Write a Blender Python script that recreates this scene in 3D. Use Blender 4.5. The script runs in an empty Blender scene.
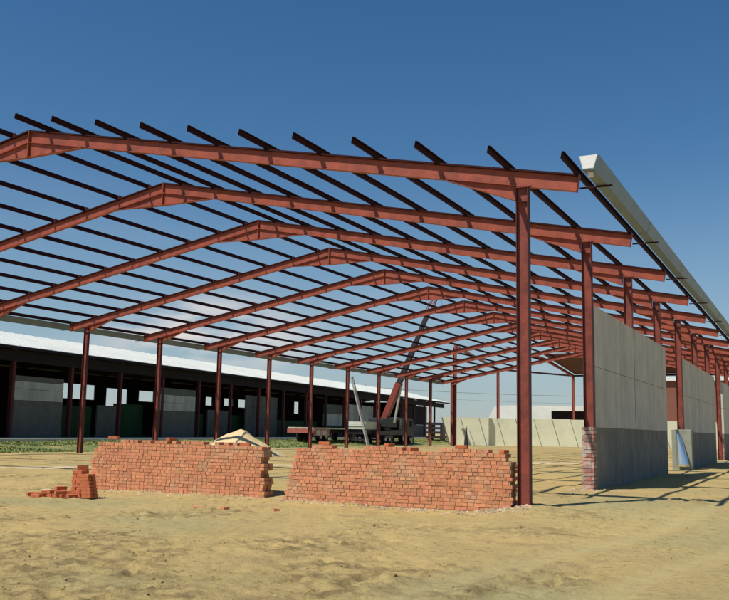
import bpy, math, random
from mathutils import Vector, Matrix, noise, Quaternion
random.seed(7)
S = bpy.context.scene
C = S.collection
PI = math.pi

# ------------------------------------------------------------------ constants
BAY = 6.0; NF = 13
W = 28.914; XL = -W; XR = 0.0; XM = -W/2
def zt(x):                       # top of the rafters
    d = x if x > XM else 2*XM - x
    return 6.731 + (1.2 - d)*0.1935
def sm(t):
    t = max(0.0, min(1.0, t)); return t*t*(3-2*t)
def H(x, y):                     # height of the ground, large shapes
    h = -0.18*sm((1.6 - y)/2.6)
    h += 0.13*math.exp(-((x-0.0)**2 + (y-0.0)**2)/0.5)
    h += 0.42*sm((-31 - x)/6)*sm((260-abs(y))/60)
    return h

# ------------------------------------------------------------------ mesh helper
class MB:
    def __init__(s): s.v = []; s.f = []; s.smooth = False
    def box(s, x0, x1, y0, y1, z0, z1, M=None):
        c = [(x0,y0,z0),(x1,y0,z0),(x1,y1,z0),(x0,y1,z0),(x0,y0,z1),(x1,y0,z1),(x1,y1,z1),(x0,y1,z1)]
        if M is not None: c = [tuple(M @ Vector(p)) for p in c]
        n = len(s.v); s.v += c
        s.f += [(n,n+3,n+2,n+1),(n+4,n+5,n+6,n+7),(n,n+1,n+5,n+4),(n+1,n+2,n+6,n+5),(n+2,n+3,n+7,n+6),(n+3,n,n+4,n+7)]
        return s
    def prism(s, prof, p0, p1, side, up):      # closed 2D outline swept from p0 to p1
        p0, p1, side, up = map(Vector, (p0, p1, side, up))
        n = len(s.v); k = len(prof)
        for p in (p0, p1):
            for a, b in prof: s.v.append(tuple(p + side*a + up*b))
        for i in range(k):
            j = (i+1) % k; s.f.append((n+i, n+j, n+k+j, n+k+i))
        s.f.append(tuple(n+i for i in reversed(range(k)))); s.f.append(tuple(n+k+i for i in range(k)))
        return s
    def poly(s, pts, thick):                   # flat polygon given thickness vector
        n = len(s.v); k = len(pts); t = Vector(thick)
        s.v += [tuple(Vector(p)) for p in pts] + [tuple(Vector(p)+t) for p in pts]
        for i in range(k):
            j = (i+1) % k; s.f.append((n+i, n+j, n+k+j, n+k+i))
        s.f.append(tuple(n+i for i in reversed(range(k)))); s.f.append(tuple(n+k+i for i in range(k)))
        return s
    def bar(s, p0, p1, w, h=None, up=(0,0,1)):
        h = h or w; p0 = Vector(p0); p1 = Vector(p1); d = (p1-p0).normalized(); up = Vector(up)
        sd = d.cross(up)
        if sd.length < 1e-3: sd = d.cross(Vector((0,1,0)))
        sd.normalize(); u = sd.cross(d)
        return s.prism([(-w/2,-h/2),(w/2,-h/2),(w/2,h/2),(-w/2,h/2)], p0, p1, sd, u)
    def cyl(s, p0, p1, r0, r1=None, n=14):
        r1 = r0 if r1 is None else r1
        p0 = Vector(p0); p1 = Vector(p1); d = (p1-p0).normalized()
        a = d.orthogonal().normalized(); b = d.cross(a); k = len(s.v)
        for p, r in ((p0, r0), (p1, r1)):
            for i in range(n):
                t = 2*PI*i/n; s.v.append(tuple(p + a*math.cos(t)*r + b*math.sin(t)*r))
        for i in range(n):
            j = (i+1) % n; s.f.append((k+i, k+j, k+n+j, k+n+i))
        s.f.append(tuple(k+i for i in reversed(range(n)))); s.f.append(tuple(k+n+i for i in range(n)))
        return s
    def tee(s, p0, p1, side, up, h, w, tf=.012, tw=.009):      # web with the lower flange only, open above
        p0, p1, side, up = map(Vector, (p0, p1, side, up))
        for pr in ([(-w/2,-h/2),(w/2,-h/2),(w/2,-h/2+tf),(-w/2,-h/2+tf)], [(-tw/2,-h/2+tf),(tw/2,-h/2+tf),(tw/2,h/2),(-tw/2,h/2)]):
            s.prism(pr, p0, p1, side, up)
        return s
    def ibeam(s, p0, p1, side, up, h, w, tf=.012, tw=.009):
        a, b, t = w/2, h/2, tw/2
        prof = [(-a,-b),(a,-b),(a,-b+tf),(t,-b+tf),(t,b-tf),(a,b-tf),(a,b),(-a,b),(-a,b-tf),(-t,b-tf),(-t,-b+tf),(-a,-b+tf)]
        # non convex outline: caps are made of three quads
        p0, p1, side, up = map(Vector, (p0, p1, side, up)); n = len(s.v); k = 12
        for p in (p0, p1):
            for u, v in prof: s.v.append(tuple(p + side*u + up*v))
        for i in range(k):
            j = (i+1) % k; s.f.append((n+i, n+j, n+k+j, n+k+i))
        for o, fl in ((n, True), (n+k, False)):
            for q in ((0,1,2,11),(11,2,3,10),(10,3,4,9),(9,4,5,8),(8,5,6,7)):
                q = tuple(o+i for i in q); s.f.append(q[::-1] if fl else q)
        return s
    def build(s, name, mat, parent=None, bevel=0):
        me = bpy.data.meshes.new(name); me.from_pydata(s.v, [], s.f); me.update()
        import bmesh
        bm = bmesh.new(); bm.from_mesh(me); bmesh.ops.recalc_face_normals(bm, faces=bm.faces)
        if bevel: bmesh.ops.bevel(bm, geom=list(bm.edges), offset=bevel, segments=1, affect='EDGES')
        bm.to_mesh(me); bm.free()
        if s.smooth:
            for p in me.polygons: p.use_smooth = True
        o = bpy.data.objects.new(name, me); C.objects.link(o)
        if mat: me.materials.append(mat)
        if parent: o.parent = parent
        return o

def thing(name, label, cat, loc=(0,0,0), rz=0, group=None):
    o = bpy.data.objects.new(name, None); C.objects.link(o); o.location = loc; o.rotation_euler = (0,0,rz)
    o.empty_display_size = .3
    o['label'] = label; o['category'] = cat
    if group: o['group'] = group
    return o
def tag(o, label, cat, group=None):
    o['label'] = label; o['category'] = cat
    if group: o['group'] = group
    return o
def dup(root, loc, label, rz=None):
    r = root.copy(); C.objects.link(r); r.location = loc; r['label'] = label
    if rz is not None: r.rotation_euler = (0,0,rz)
    for ch in list(root.children):
        c = ch.copy(); C.objects.link(c); c.parent = r
        for g in list(ch.children):
            d = g.copy(); C.objects.link(d); d.parent = c
    return r
ORD = ['first','second','third','fourth','fifth','sixth','seventh','eighth','ninth','tenth','eleventh','twelfth','thirteenth','fourteenth','fifteenth','sixteenth','seventeenth','eighteenth','nineteenth','twentieth']

# ------------------------------------------------------------------ materials
def mat(name, base, rough=.8, metal=0.0, var=.0, scale=3.0, bump=0.0, bscale=30.0, second=None, sw=.5, sscale=1.2, island=0.0, spec=.3, stretch=1.0):
    m = bpy.data.materials.new(name); m.use_nodes = True; nt = m.node_tree; N = nt.nodes; L = nt.links
    b = N['Principled BSDF']; b.inputs['Roughness'].default_value = rough; b.inputs['Metallic'].default_value = metal
    b.inputs['Specular IOR Level'].default_value = spec
    tc = N.new('ShaderNodeTexCoord')
    geo = N.new('ShaderNodeNewGeometry')
    rgb = N.new('ShaderNodeRGB'); rgb.outputs[0].default_value = (*base, 1); col = rgb.outputs[0]
    if second:
        st = N.new('ShaderNodeVectorMath'); st.operation = 'MULTIPLY'; st.inputs[1].default_value = (1,1,stretch); L.new(geo.outputs['Position'], st.inputs[0])
        n2 = N.new('ShaderNodeTexNoise'); n2.inputs['Scale'].default_value = sscale; n2.inputs['Detail'].default_value = 6
        n2.inputs['Roughness'].default_value = .65
        L.new(st.outputs[0], n2.inputs['Vector'])
        rp = N.new('ShaderNodeValToRGB'); rp.color_ramp.elements[0].position = sw-.08; rp.color_ramp.elements[1].position = sw+.12
        L.new(n2.outputs['Fac'], rp.inputs['Fac'])
        mx = N.new('ShaderNodeMix'); mx.data_type = 'RGBA'; L.new(rp.outputs['Color'], mx.inputs['Factor'])
        L.new(col, mx.inputs['A']); mx.inputs['B'].default_value = (*second, 1); col = mx.outputs['Result']
    if var or island:
        n = N.new('ShaderNodeTexNoise'); n.inputs['Scale'].default_value = scale; n.inputs['Detail'].default_value = 8
        n.inputs['Roughness'].default_value = .6
        L.new(geo.outputs['Position'], n.inputs['Vector'])
        mr = N.new('ShaderNodeMapRange'); L.new(n.outputs['Fac'], mr.inputs['Value'])
        mr.inputs['From Min'].default_value = .25; mr.inputs['From Max'].default_value = .75
        mr.inputs['To Min'].default_value = 1-var; mr.inputs['To Max'].default_value = 1+var
        val = mr.outputs['Result']
        if island:
            mr2 = N.new('ShaderNodeMapRange'); L.new(geo.outputs['Random Per Island'], mr2.inputs['Value'])
            mr2.inputs['To Min'].default_value = 1-island; mr2.inputs['To Max'].default_value = 1+island
            mm = N.new('ShaderNodeMath'); mm.operation = 'MULTIPLY'; L.new(val, mm.inputs[0]); L.new(mr2.outputs['Result'], mm.inputs[1]); val = mm.outputs[0]
        hs = N.new('ShaderNodeHueSaturation'); L.new(col, hs.inputs['Color']); L.new(val, hs.inputs['Value'])
        if island:
            mr3 = N.new('ShaderNodeMapRange')
            ml = N.new('ShaderNodeMath'); ml.operation = 'MULTIPLY'; ml.inputs[1].default_value = 7.31
            fr = N.new('ShaderNodeMath'); fr.operation = 'FRACT'
            L.new(geo.outputs['Random Per Island'], ml.inputs[0]); L.new(ml.outputs[0], fr.inputs[0]); L.new(fr.outputs[0], mr3.inputs['Value'])
            mr3.inputs['To Min'].default_value = .5-island*.04; mr3.inputs['To Max'].default_value = .5+island*.04
            L.new(mr3.outputs['Result'], hs.inputs['Hue'])
        col = hs.outputs['Color']
    L.new(col, b.inputs['Base Color'])
    if bump:
        nb = N.new('ShaderNodeTexNoise'); nb.inputs['Scale'].default_value = bscale; nb.inputs['Detail'].default_value = 5
        L.new(geo.outputs['Position'], nb.inputs['Vector'])
        bp = N.new('ShaderNodeBump'); bp.inputs['Strength'].default_value = bump; bp.inputs['Distance'].default_value = .02
        L.new(nb.outputs['Fac'], bp.inputs['Height']); L.new(bp.outputs['Normal'], b.inputs['Normal'])
    return m

primer = mat('red_primer', (.33,.082,.048), .52, var=.22, scale=3.5, bump=.2, bscale=18, second=(.235,.062,.042), sw=.52, sscale=2.1)
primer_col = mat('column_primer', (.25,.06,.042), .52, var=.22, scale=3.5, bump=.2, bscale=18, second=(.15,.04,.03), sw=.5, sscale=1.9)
primer_fl_shade = mat('shaded_flange_primer', (.085,.022,.02), .6, var=.25, scale=3)  # same primer darkened, shade on the column flanges put into the colour
primer_shade = mat('shaded_primer', (.034,.010,.013), .7, var=.25, scale=3, spec=.1)  # same primer near black, shade on purlins and rafter tops put into colour
galv_shade = mat('galvanised', (.17,.235,.285), .5, .2, var=.14, scale=2.2, second=(.21,.25,.27), sw=.6, sscale=.9, bump=.08, bscale=9)  # gutter metal darkened and blued, the shade of its side put into colour
galv_lit = mat('galvanised_lit', (.75,.76,.74), .45, .2, var=.06)  # pale copy of the gutter metal, sunlight on its end put into colour
brick = mat('red_brick', (.58,.245,.125), .9, var=.22, scale=14, bump=.5, bscale=60, island=.16, second=(.50,.33,.20), sw=.60, sscale=2.2)
brick_or = mat('loose_brick', (.50,.15,.065), .9, var=.25, scale=16, bump=.5, bscale=60)
mortar = mat('mortar', (.40,.27,.17), .95, var=.3, scale=12, bump=.5)
rubble_m = mat('rubble', (.37,.29,.19), .95, island=.45, var=.1)
conc = mat('precast', (.57,.56,.49), .88, var=.13, scale=1.3, bump=.25, bscale=35, second=(.47,.46,.40), sw=.50, sscale=1.6, stretch=.16)
conc_dk = mat('dark_plinth', (.18,.18,.155), .9, var=.2, scale=2.0, bump=.4, bscale=25, second=(.24,.235,.21), sw=.54, sscale=1.7, stretch=.3)
whitewash = mat('whitewashed_brick', (.40,.35,.31), .9, var=.2, scale=8, bump=.5, bscale=40, island=.3, second=(.46,.16,.10), sw=.50, sscale=6)
fence_m = mat('fence_panel', (.74,.76,.56), .85, var=.09, scale=.8, bump=.1, second=(.66,.68,.50), sw=.58, sscale=.5)
fence_dk = mat('fence_post', (.16,.16,.13), .8)
roofwhite = mat('white_roof', (.66,.68,.64), .55, var=.10, scale=.5)
dark = mat('inside_shade', (.018,.013,.014), .9, var=.3, scale=1)  # near-black base puts the deep shade under the roofs into the colour
shedred = mat('shed_post', (.10,.022,.018), .7, var=.2)
shedconc = mat('shed_panel', (.50,.51,.43), .9, var=.16, scale=1.2, second=(.36,.37,.31), sw=.52, sscale=1.0, stretch=.25)
shedconc_dk = mat('shed_panel_dk', (.13,.13,.11), .9, var=.2, scale=1.5)  # dark concrete; on lower panel rows the colour stands for their shade
green = mat('green_curtain', (.012,.05,.014), .8, var=.35, scale=1.3)
apron = mat('apron', (.62,.58,.48), .9, var=.1, scale=1.5)
sandm = mat('sand', (.62,.49,.27), .95, var=.08, scale=6, bump=.5, bscale=50)
ladder_m = mat('aluminium', (.50,.50,.47), .45, .4, var=.1)
pale = mat('pale_panel', (.62,.64,.55), .7, var=.08, scale=2)
crane_red = mat('crane_red', (.24,.055,.045), .45, var=.1)
crane_dk = mat('crane_dark', (.035,.028,.032), .5, var=.2)
crane_body = mat('crane_body', (.022,.028,.03), .5, var=.2)
rubber = mat('rubber', (.02,.02,.02), .85)
glass = mat('dark_glass', (.02,.025,.03), .1)
lamp_w = mat('white_paint', (.75,.75,.72), .5, var=.05)
woodm = mat('timber', (.34,.25,.15), .85, var=.25, scale=9)
shiny = mat('shiny_sheet', (.72,.76,.80), .24, .9, var=.05)
brown = mat('brown_wall', (.22,.09,.06), .9, var=.15, scale=.3)

def emp(name, label, cat, loc=(0,0,0), **k): return thing(name, label, cat, loc, **k)

# ------------------------------------------------------------------ the ground
def axis(fine0, fine1, step, far0, far1):
    a = []; x = fine0
    while x <= fine1: a.append(x); x += step
    x = a[-1]; d = step
    while x < far1: d *= 1.055; x += d; a.append(x)
    x = fine0; d = step; b = []
    while x > far0: d *= 1.055; x -= d; b.append(x)
    return b[::-1] + a
# two ruts of a vehicle that turned in from the right
def rutdist(x, y, pts):
    best = 9
    for (ax, ay), (bx, by) in zip(pts[:-1], pts[1:]):
        dx, dy = bx-ax, by-ay; t = max(0, min(1, ((x-ax)*dx+(y-ay)*dy)/(dx*dx+dy*dy)))
        d = math.hypot(x-ax-dx*t, y-ay-dy*t)
        if d < best: best = d
    return best
rutA = [(3.2,-17),(1.5,-11.0),(1.5,-8.6),(2.0,-6.0),(2.7,-2.4),(3.5,4.2),(4.2,12),(4.6,40)]
rutB = [(5.0,-17),(3.2,-12.2),(3.1,-9.2),(3.7,-6.2),(4.3,-2.8),(5.1,4.0),(5.9,12),(6.3,40)]
rutC = [(-12,-6.4),(-6,-5.2),(-1,-4.6),(2.5,-1.6),(6,1.5),(14,4)]
rutD = [(-12,-4.6),(-6,-3.6),(-1.2,-3.1),(2,-.2),(5,3.2),(13,6)]
def relief(x, y):
    """small relief: lumps, hoof and wheel marks; returns height, lumpiness, track"""
    r = math.hypot(x-5, y+18)
    fade = max(0.0, min(1, 1.6 - r/38))
    v = Vector((x, y, 0))
    h = .05*noise.noise(v*.22) + .03*noise.noise(v*.6+Vector((5,1,0)))
    tr = 0
    if r < 45:
        for R, a in ((rutA,.9),(rutB,.9),(rutC,.3),(rutD,.3)):
            d = rutdist(x, y, R)
            if d < .9:
                t = math.exp(-(d/.26)**2)*a; tr = max(tr, t)
                h += .022*math.exp(-((d-.42)/.12)**2)*a*(.6+noise.noise(v*3))
                h -= .020*t
    rough = sm(.5 + 1.2*noise.noise(v*.45+Vector((9,3,2))) + .75*sm((-y-5.0)/4)*sm((4-x)/3) - .25)
    if fade > 0:
        k = fade*(1-.8*tr)*(1-.62*sm((y+.5)/3))
        n1 = noise.noise(v*2.3); n2 = noise.noise(v*5.5+Vector((3,7,1))); n3 = noise.noise(v*12+Vector((1,2,8)))
        h += k*(.020*n1 + (.010+.036*rough)*max(0, n2)*1.3 + (.004+.017*rough)*n3 + (.003+.009*rough)*noise.noise(v*7.7+Vector((11,2,5))))
        # pits with sharp sides
        p = noise.noise(v*3.6+Vector((20,4,4)))
        if p > .22: h -= k*rough*.08*min(1,(p-.28)*6)
    return h, rough, tr
xs = axis(-13.5, 6.5, .058, -4200, 3000)
ys = axis(-12.8, 1.0, .058, -900, 5200)
gv = []; gf = []; tracks = []; roughs = []
for y in ys:
    for x in xs:
        h, rg, tr = relief(x, y) if (abs(x) < 90 and -60 < y < 140) else (0, .3, 0)
        gv.append((x, y, H(x, y) + h)); tracks.append(tr); roughs.append(rg)
nx = len(xs)
for j in range(len(ys)-1):
    o = j*nx
    for i in range(nx-1): gf.append((o+i, o+i+1, o+i+nx+1, o+i+nx))
me = bpy.data.meshes.new('ground'); me.from_pydata(gv, [], gf)
for nm, arr in (('track', tracks), ('rough', roughs)):
    at = me.attributes.new(nm, 'FLOAT', 'POINT'); at.data.foreach_set('value', arr)
for p in me.polygons: p.use_smooth = True
ground = bpy.data.objects.new('ground', me); C.objects.link(ground); ground['kind'] = 'structure'
gm = bpy.data.materials.new('dirt'); gm.use_nodes = True; nt = gm.node_tree; N = nt.nodes; L = nt.links
b = N['Principled BSDF']; b.inputs['Roughness'].default_value = .95; b.inputs['Specular IOR Level'].default_value = .15
geo = N.new('ShaderNodeNewGeometry')
def nz(sc, det=8, ro=.6, off=None):
    n = N.new('ShaderNodeTexNoise'); n.inputs['Scale'].default_value = sc; n.inputs['Detail'].default_value = det; n.inputs['Roughness'].default_value = ro
    if off:
        m = N.new('ShaderNodeVectorMath'); m.operation = 'ADD'; m.inputs[1].default_value = off
        L.new(geo.outputs['Position'], m.inputs[0]); L.new(m.outputs[0], n.inputs['Vector'])
    else: L.new(geo.outputs['Position'], n.inputs['Vector'])
    return n.outputs['Fac']
def ramp(fac, a, bb):
    m = N.new('ShaderNodeMapRange'); m.interpolation_type = 'SMOOTHSTEP'; L.new(fac, m.inputs['Value'])
    m.inputs['From Min'].default_value = a; m.inputs['From Max'].default_value = bb; return m.outputs['Result']
def mixc(f, A, B):
    m = N.new('ShaderNodeMix'); m.data_type = 'RGBA'; L.new(f, m.inputs['Factor'])
    for s, v in (('A', A), ('B', B)):
        if isinstance(v, tuple): m.inputs[s].default_value = (*v, 1)
        else: L.new(v, m.inputs[s])
    return m.outputs['Result']
def attr(n):
    a = N.new('ShaderNodeAttribute'); a.attribute_name = n; return a.outputs['Fac']
c = mixc(ramp(nz(.35), .38, .62), (.50,.37,.155), (.45,.345,.145))
c = mixc(ramp(nz(1.1, off=(4,9,1)), .48, .68), c, (.41,.305,.14))
c = mixc(ramp(nz(.16, 5, .5, (31,2,0)), .50, .66), c, (.37,.325,.155))
c = mixc(ramp(nz(7, 6, .7, (7,7,0)), .52, .72), c, (.245,.175,.075))
c = mixc(ramp(nz(26, 4, .7), .60, .74), c, (.52,.42,.22))
def mul(a, v):
    m = N.new('ShaderNodeMath'); m.operation = 'MULTIPLY'; L.new(a, m.inputs[0])
    if isinstance(v, float): m.inputs[1].default_value = v
    else: L.new(v, m.inputs[1])
    return m.outputs[0]
c = mixc(mul(ramp(attr('rough'), .45, 1), ramp(nz(2.6, 6, .65, (2,3,9)), .42, .66)), c, (.225,.17,.078))
c = mixc(mul(attr('track'), .5), c, (.50,.42,.20))
# pale spilt sand in a strip across the floor
sp = N.new('ShaderNodeSeparateXYZ'); L.new(geo.outputs['Position'], sp.inputs[0])
ma = N.new('ShaderNodeMath'); ma.operation = 'MULTIPLY_ADD'; L.new(sp.outputs['X'], ma.inputs[0]); ma.inputs[1].default_value = -1.85
L.new(sp.outputs['Y'], ma.inputs[2])              # y - 1.85 x  is about 37.8 along the strip
mb = N.new('ShaderNodeMath'); mb.operation = 'SUBTRACT'; L.new(ma.outputs[0], mb.inputs[0]); mb.inputs[1].default_value = 38.0
ab = N.new('ShaderNodeMath'); ab.operation = 'ABSOLUTE'; L.new(mb.outputs[0], ab.inputs[0])
inv = N.new('ShaderNodeMapRange'); L.new(ab.outputs[0], inv.inputs['Value']); inv.inputs['From Min'].default_value = .9; inv.inputs['From Max'].default_value = 2.2
inv.inputs['To Min'].default_value = 1; inv.inputs['To Max'].default_value = 0
c = mixc(mul(inv.outputs['Result'], ramp(nz(.5, 5), .36, .52)), c, (.66,.56,.36))
gx_ = N.new('ShaderNodeMapRange'); gx_.interpolation_type = 'SMOOTHSTEP'; L.new(sp.outputs['X'], gx_.inputs['Value'])
gx_.inputs['From Min'].default_value = -29.2; gx_.inputs['From Max'].default_value = -31.5
gy_ = N.new('ShaderNodeMapRange'); gy_.interpolation_type = 'SMOOTHSTEP'; L.new(sp.outputs['Y'], gy_.inputs['Value'])
gy_.inputs['From Min'].default_value = 150; gy_.inputs['From Max'].default_value = 60
c = mixc(mul(mul(gx_.outputs['Result'], gy_.outputs['Result']), ramp(nz(.6, 5), .30, .5)), c, (.17,.20,.075))
L.new(c, b.inputs['Base Color'])
bp = N.new('ShaderNodeBump'); bp.inputs['Strength'].default_value = .8; bp.inputs['Distance'].default_value = .035
L.new(nz(19, 12, .78), bp.inputs['Height']); 
bp2 = N.new('ShaderNodeBump'); bp2.inputs['Strength'].default_value = .55; bp2.inputs['Distance'].default_value = .15
L.new(nz(2.2, 6, .65, (5,5,0)), bp2.inputs['Height']); L.new(bp2.outputs['Normal'], bp.inputs['Normal'])
L.new(bp.outputs['Normal'], b.inputs['Normal'])
me.materials.append(gm)
def G(x, y): return H(x, y) + relief(x, y)[0]

# scattered clods, pebbles and rubble
def clod(mb, x, y, z, r, flat=.6):
    n = len(mb.v); A = random.random()*PI
    pts = [(1,0,0),(.3,.9,.1),(-.8,.55,0),(-.85,-.5,.05),(.25,-.95,0),(.45,.2,.9),(-.35,.3,.75),(-.2,-.45,.85)]
    ca, sa = math.cos(A), math.sin(A)
    for px, py, pz in pts:
        px *= r*random.uniform(.7,1.15); py *= r*random.uniform(.6,1.1); pz *= r*flat*random.uniform(.7,1.2)
        mb.v.append((x+px*ca-py*sa, y+px*sa+py*ca, z+pz-r*.12))
    for t in ((0,1,5),(1,2,6),(1,6,5),(2,3,6),(3,7,6),(3,4,7),(4,0,7),(0,5,7),(5,6,7),(4,3,2,1,0)): mb.f.append(tuple(n+i for i in t))
mb_ = MB()
for i in range(16000):
    y = -13 + 17*random.random()**1.25; x = random.uniform(-12.5, 7)
    h, rg, tr = relief(x, y)
    if random.random() > .06 + .95*rg*rg*sm(.5+2*noise.noise(Vector((x*.8,y*.8,7)))) or tr > .3: continue
    r = .008 + .032*random.random()**3.2
    clod(mb_, x, y, H(x,y)+h, r)
for i in range(1500):
    y = random.uniform(2, 45); x = random.uniform(-27, 8); clod(mb_, x, y, G(x,y), .02+.05*random.random()**4)
clod_m = mat('clod', (.28,.205,.09), .95, island=.35, var=.1)
o = mb_.build('dirt_clods', clod_m); o['kind'] = 'stuff'
tag(o, 'small clods and pebbles scattered over the churned sandy ground', 'clods')
rb = MB()
def rub(x0, x1, y0, y1, n, r0, r1):
    for i in range(n):
        x = random.uniform(x0, x1); y = y1 + (y0-y1)*random.random()**1.8
        clod(rb, x, y, G(x, y), random.uniform(r0, r1)*random.random()**.5+.008, .7)
rub(-11.4,-6.0,-.65,-.18,300,.012,.045); rub(-5.8,-.2,-.62,-.18,380,.012,.05); rub(-.9,.2,-.6,-.1,170,.02,.07)
rub(-10.9,-9.2,-2.7,-1.6,90,.01,.04); rub(-.5,.5,5.2,6.0,60,.02,.06)
o = rb.build('rubble', rubble_m); o['kind'] = 'stuff'; tag(o, 'pale broken mortar and brick crumbs along the foot of the brick walls', 'rubble')

# grass strip beyond the left columns
gr = MB()
for i in range(60000):
    y = 2 + 118*random.random()**1.5; x = -30.2 - random.random()**1.2*6.6 - .05*max(0, y-20)
    if noise.noise(Vector((x*.35, y*.35, 4))) < -.18: continue
    z = H(x,y)+relief(x,y)[0]-.01; n = len(gr.v); a = random.random()*PI; w = random.uniform(.03,.09); hh = random.uniform(.03,.10)
    dx, dy = math.cos(a)*w, math.sin(a)*w; lx, ly = random.uniform(-.06,.06), random.uniform(-.06,.06)
    gr.v += [(x-dx,y-dy,z),(x+dx,y+dy,z),(x+lx,y+ly,z+hh)]; gr.f.append((n,n+1,n+2))
grass_m = mat('grass', (.20,.26,.08), .85, island=.4, var=.2, scale=.5, second=(.32,.30,.13), sw=.55, sscale=.5)
me2 = bpy.data.meshes.new('grass'); me2.from_pydata(gr.v, [], gr.f); me2.materials.append(grass_m)
o = bpy.data.objects.new('grass', me2); C.objects.link(o); o['kind'] = 'stuff'
tag(o, 'short green grass strip between the left columns and the long shed', 'grass')

# ------------------------------------------------------------------ portal frames
purl = [-13.76,-12.42,-10.93,-9.43,-7.94,-6.45,-4.97,-3.47,-1.97,-.36,1.13]
def make_frame():
    t = thing('portal_frame', 'front steel portal frame, nearest, rising from the end of the brick wall', 'steel frame', (0,0,0), group='red steel portal frames of the hall')
    for sx, x0 in ((1, XR), (-1, XL)):
        # column, H-section with its web across the span
        cm = MB(); cm.box(x0-.114, x0+.114, -.006, .006, -.12, zt(x0)-.37)
        cm.box(x0-.114, x0+.114, -.07, .07, zt(x0)-.70, zt(x0)-.688)
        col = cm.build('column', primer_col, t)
        for s_ in (-1, 1):
            q = MB(); q.box(min(x0+s_*.115,x0+s_*.132), max(x0+s_*.115,x0+s_*.132), -.085, .085, -.12, zt(x0)-.37); q.build('flange', primer_fl_shade, col)
        bp_ = MB(); bp_.box(x0-.22,x0+.22,-.18,.18,-.135,-.115)
        cp = MB(); cp.box(x0-.2,x0+.2,-.095,.095,zt(x0)-.395,zt(x0)-.375); cp.build('cap_plate', primer_col, col)
        # stiffeners at the top of the column
        # rafter
        xe = x0 + sx*1.20
        d = Vector((XM-xe, 0, zt(XM)-zt(xe))); dn = d.normalized(); up = dn.cross(Vector((0,1,0)))
        if up.z < 0: up = -up
        hh = .36
        p0 = Vector((xe,0,zt(xe))) - up*hh/2; p1 = Vector((XM,0,zt(XM))) - up*hh/2
        TF = .042  # flange thickened and coloured dark to stand for the shadow along the rafter top
        rm = MB(); rm.tee(p0 - up*TF/2, p1 - dn*.012 - up*TF/2, (0,1,0), up, hh-TF, .15, .014, .008)
        for px_ in purl:            # welded cleats that hold the purlins
            X_ = px_ if sx > 0 else 2*XM - px_
            rm.box(X_-sx*.052-.004, X_-sx*.052+.004, -.05, .05, zt(X_)+.002, zt(X_)+.15)
        raf = rm.build('rafter', primer, t)
        fm = MB(); fm.prism([(-.085,hh/2-TF+.001),(.085,hh/2-TF+.001),(.085,hh/2),(-.085,hh/2)], p0, p1 - dn*.012, (0,1,0), up); fm.build('top_flange', primer_shade, raf)
        # end plate
        ep = MB(); ep.prism([(-.075,-hh/2-.01),(.075,-hh/2-.01),(.075,hh/2+.005),(-.075,hh/2+.005)], p0 - dn*.012, p0, (0,1,0), up); ep.build('end_plate', primer, raf)
        # haunch beside the column (inner side)
        zb = lambda x: zt(x) - .37
        xa, xb = x0 - sx*.155, x0 - sx*1.75
        hm = MB(); hm.poly([(xa,-.005,zb(xa)+.012),(xb,-.005,zb(xb)+.006),(xa,-.005,zb(xa)-.30)], (0,.010,0))
        hm.poly([(xa,-.07,zb(xa)-.302),(xb,-.07,zb(xb)+.002),(xb,-.07,zb(xb)-.012),(xa,-.07,zb(xa)-.316)], (0,.14,0))
        hm.build('haunch', primer, raf)
        # apex haunch
        x1 = XM + sx*2.0; zbot = zt(XM)-.79
        am = MB(); am.poly([(XM+sx*.014,-.005,zt(XM)-.37),(x1,-.005,zb(x1)+.006),(XM+sx*.014,-.005,zbot)], (0,.010,0))
        am.poly([(XM+sx*.014,-.07,zbot-.002),(x1,-.07,zb(x1)+.002),(x1,-.07,zb(x1)-.012),(XM+sx*.014,-.07,zbot-.016)], (0,.14,0))
        am.build('apex_haunch', primer, raf)
    pm = MB(); pm.box(XM-.012, XM+.012, -.085, .085, zt(XM)-.80, zt(XM)+.01); 
    for zz in (.10,.24,.42,.56,.70):
        for yy in (-.05,.05): pm.cyl((XM-.03,yy,zt(XM)-zz),(XM+.03,yy,zt(XM)-zz),.014,n=6)
    pm.build('ridge_plate', primer, t)
    return t
fr0 = make_frame()
for i in range(1, NF):
    lab = ORD[i] + ' red steel portal frame counting back from the front brick walls'
    if i == NF-1: lab = 'last red steel portal frame, farthest back in front of the pale fence'
    dup(fr0, (0, BAY*i, 0), lab)

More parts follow.
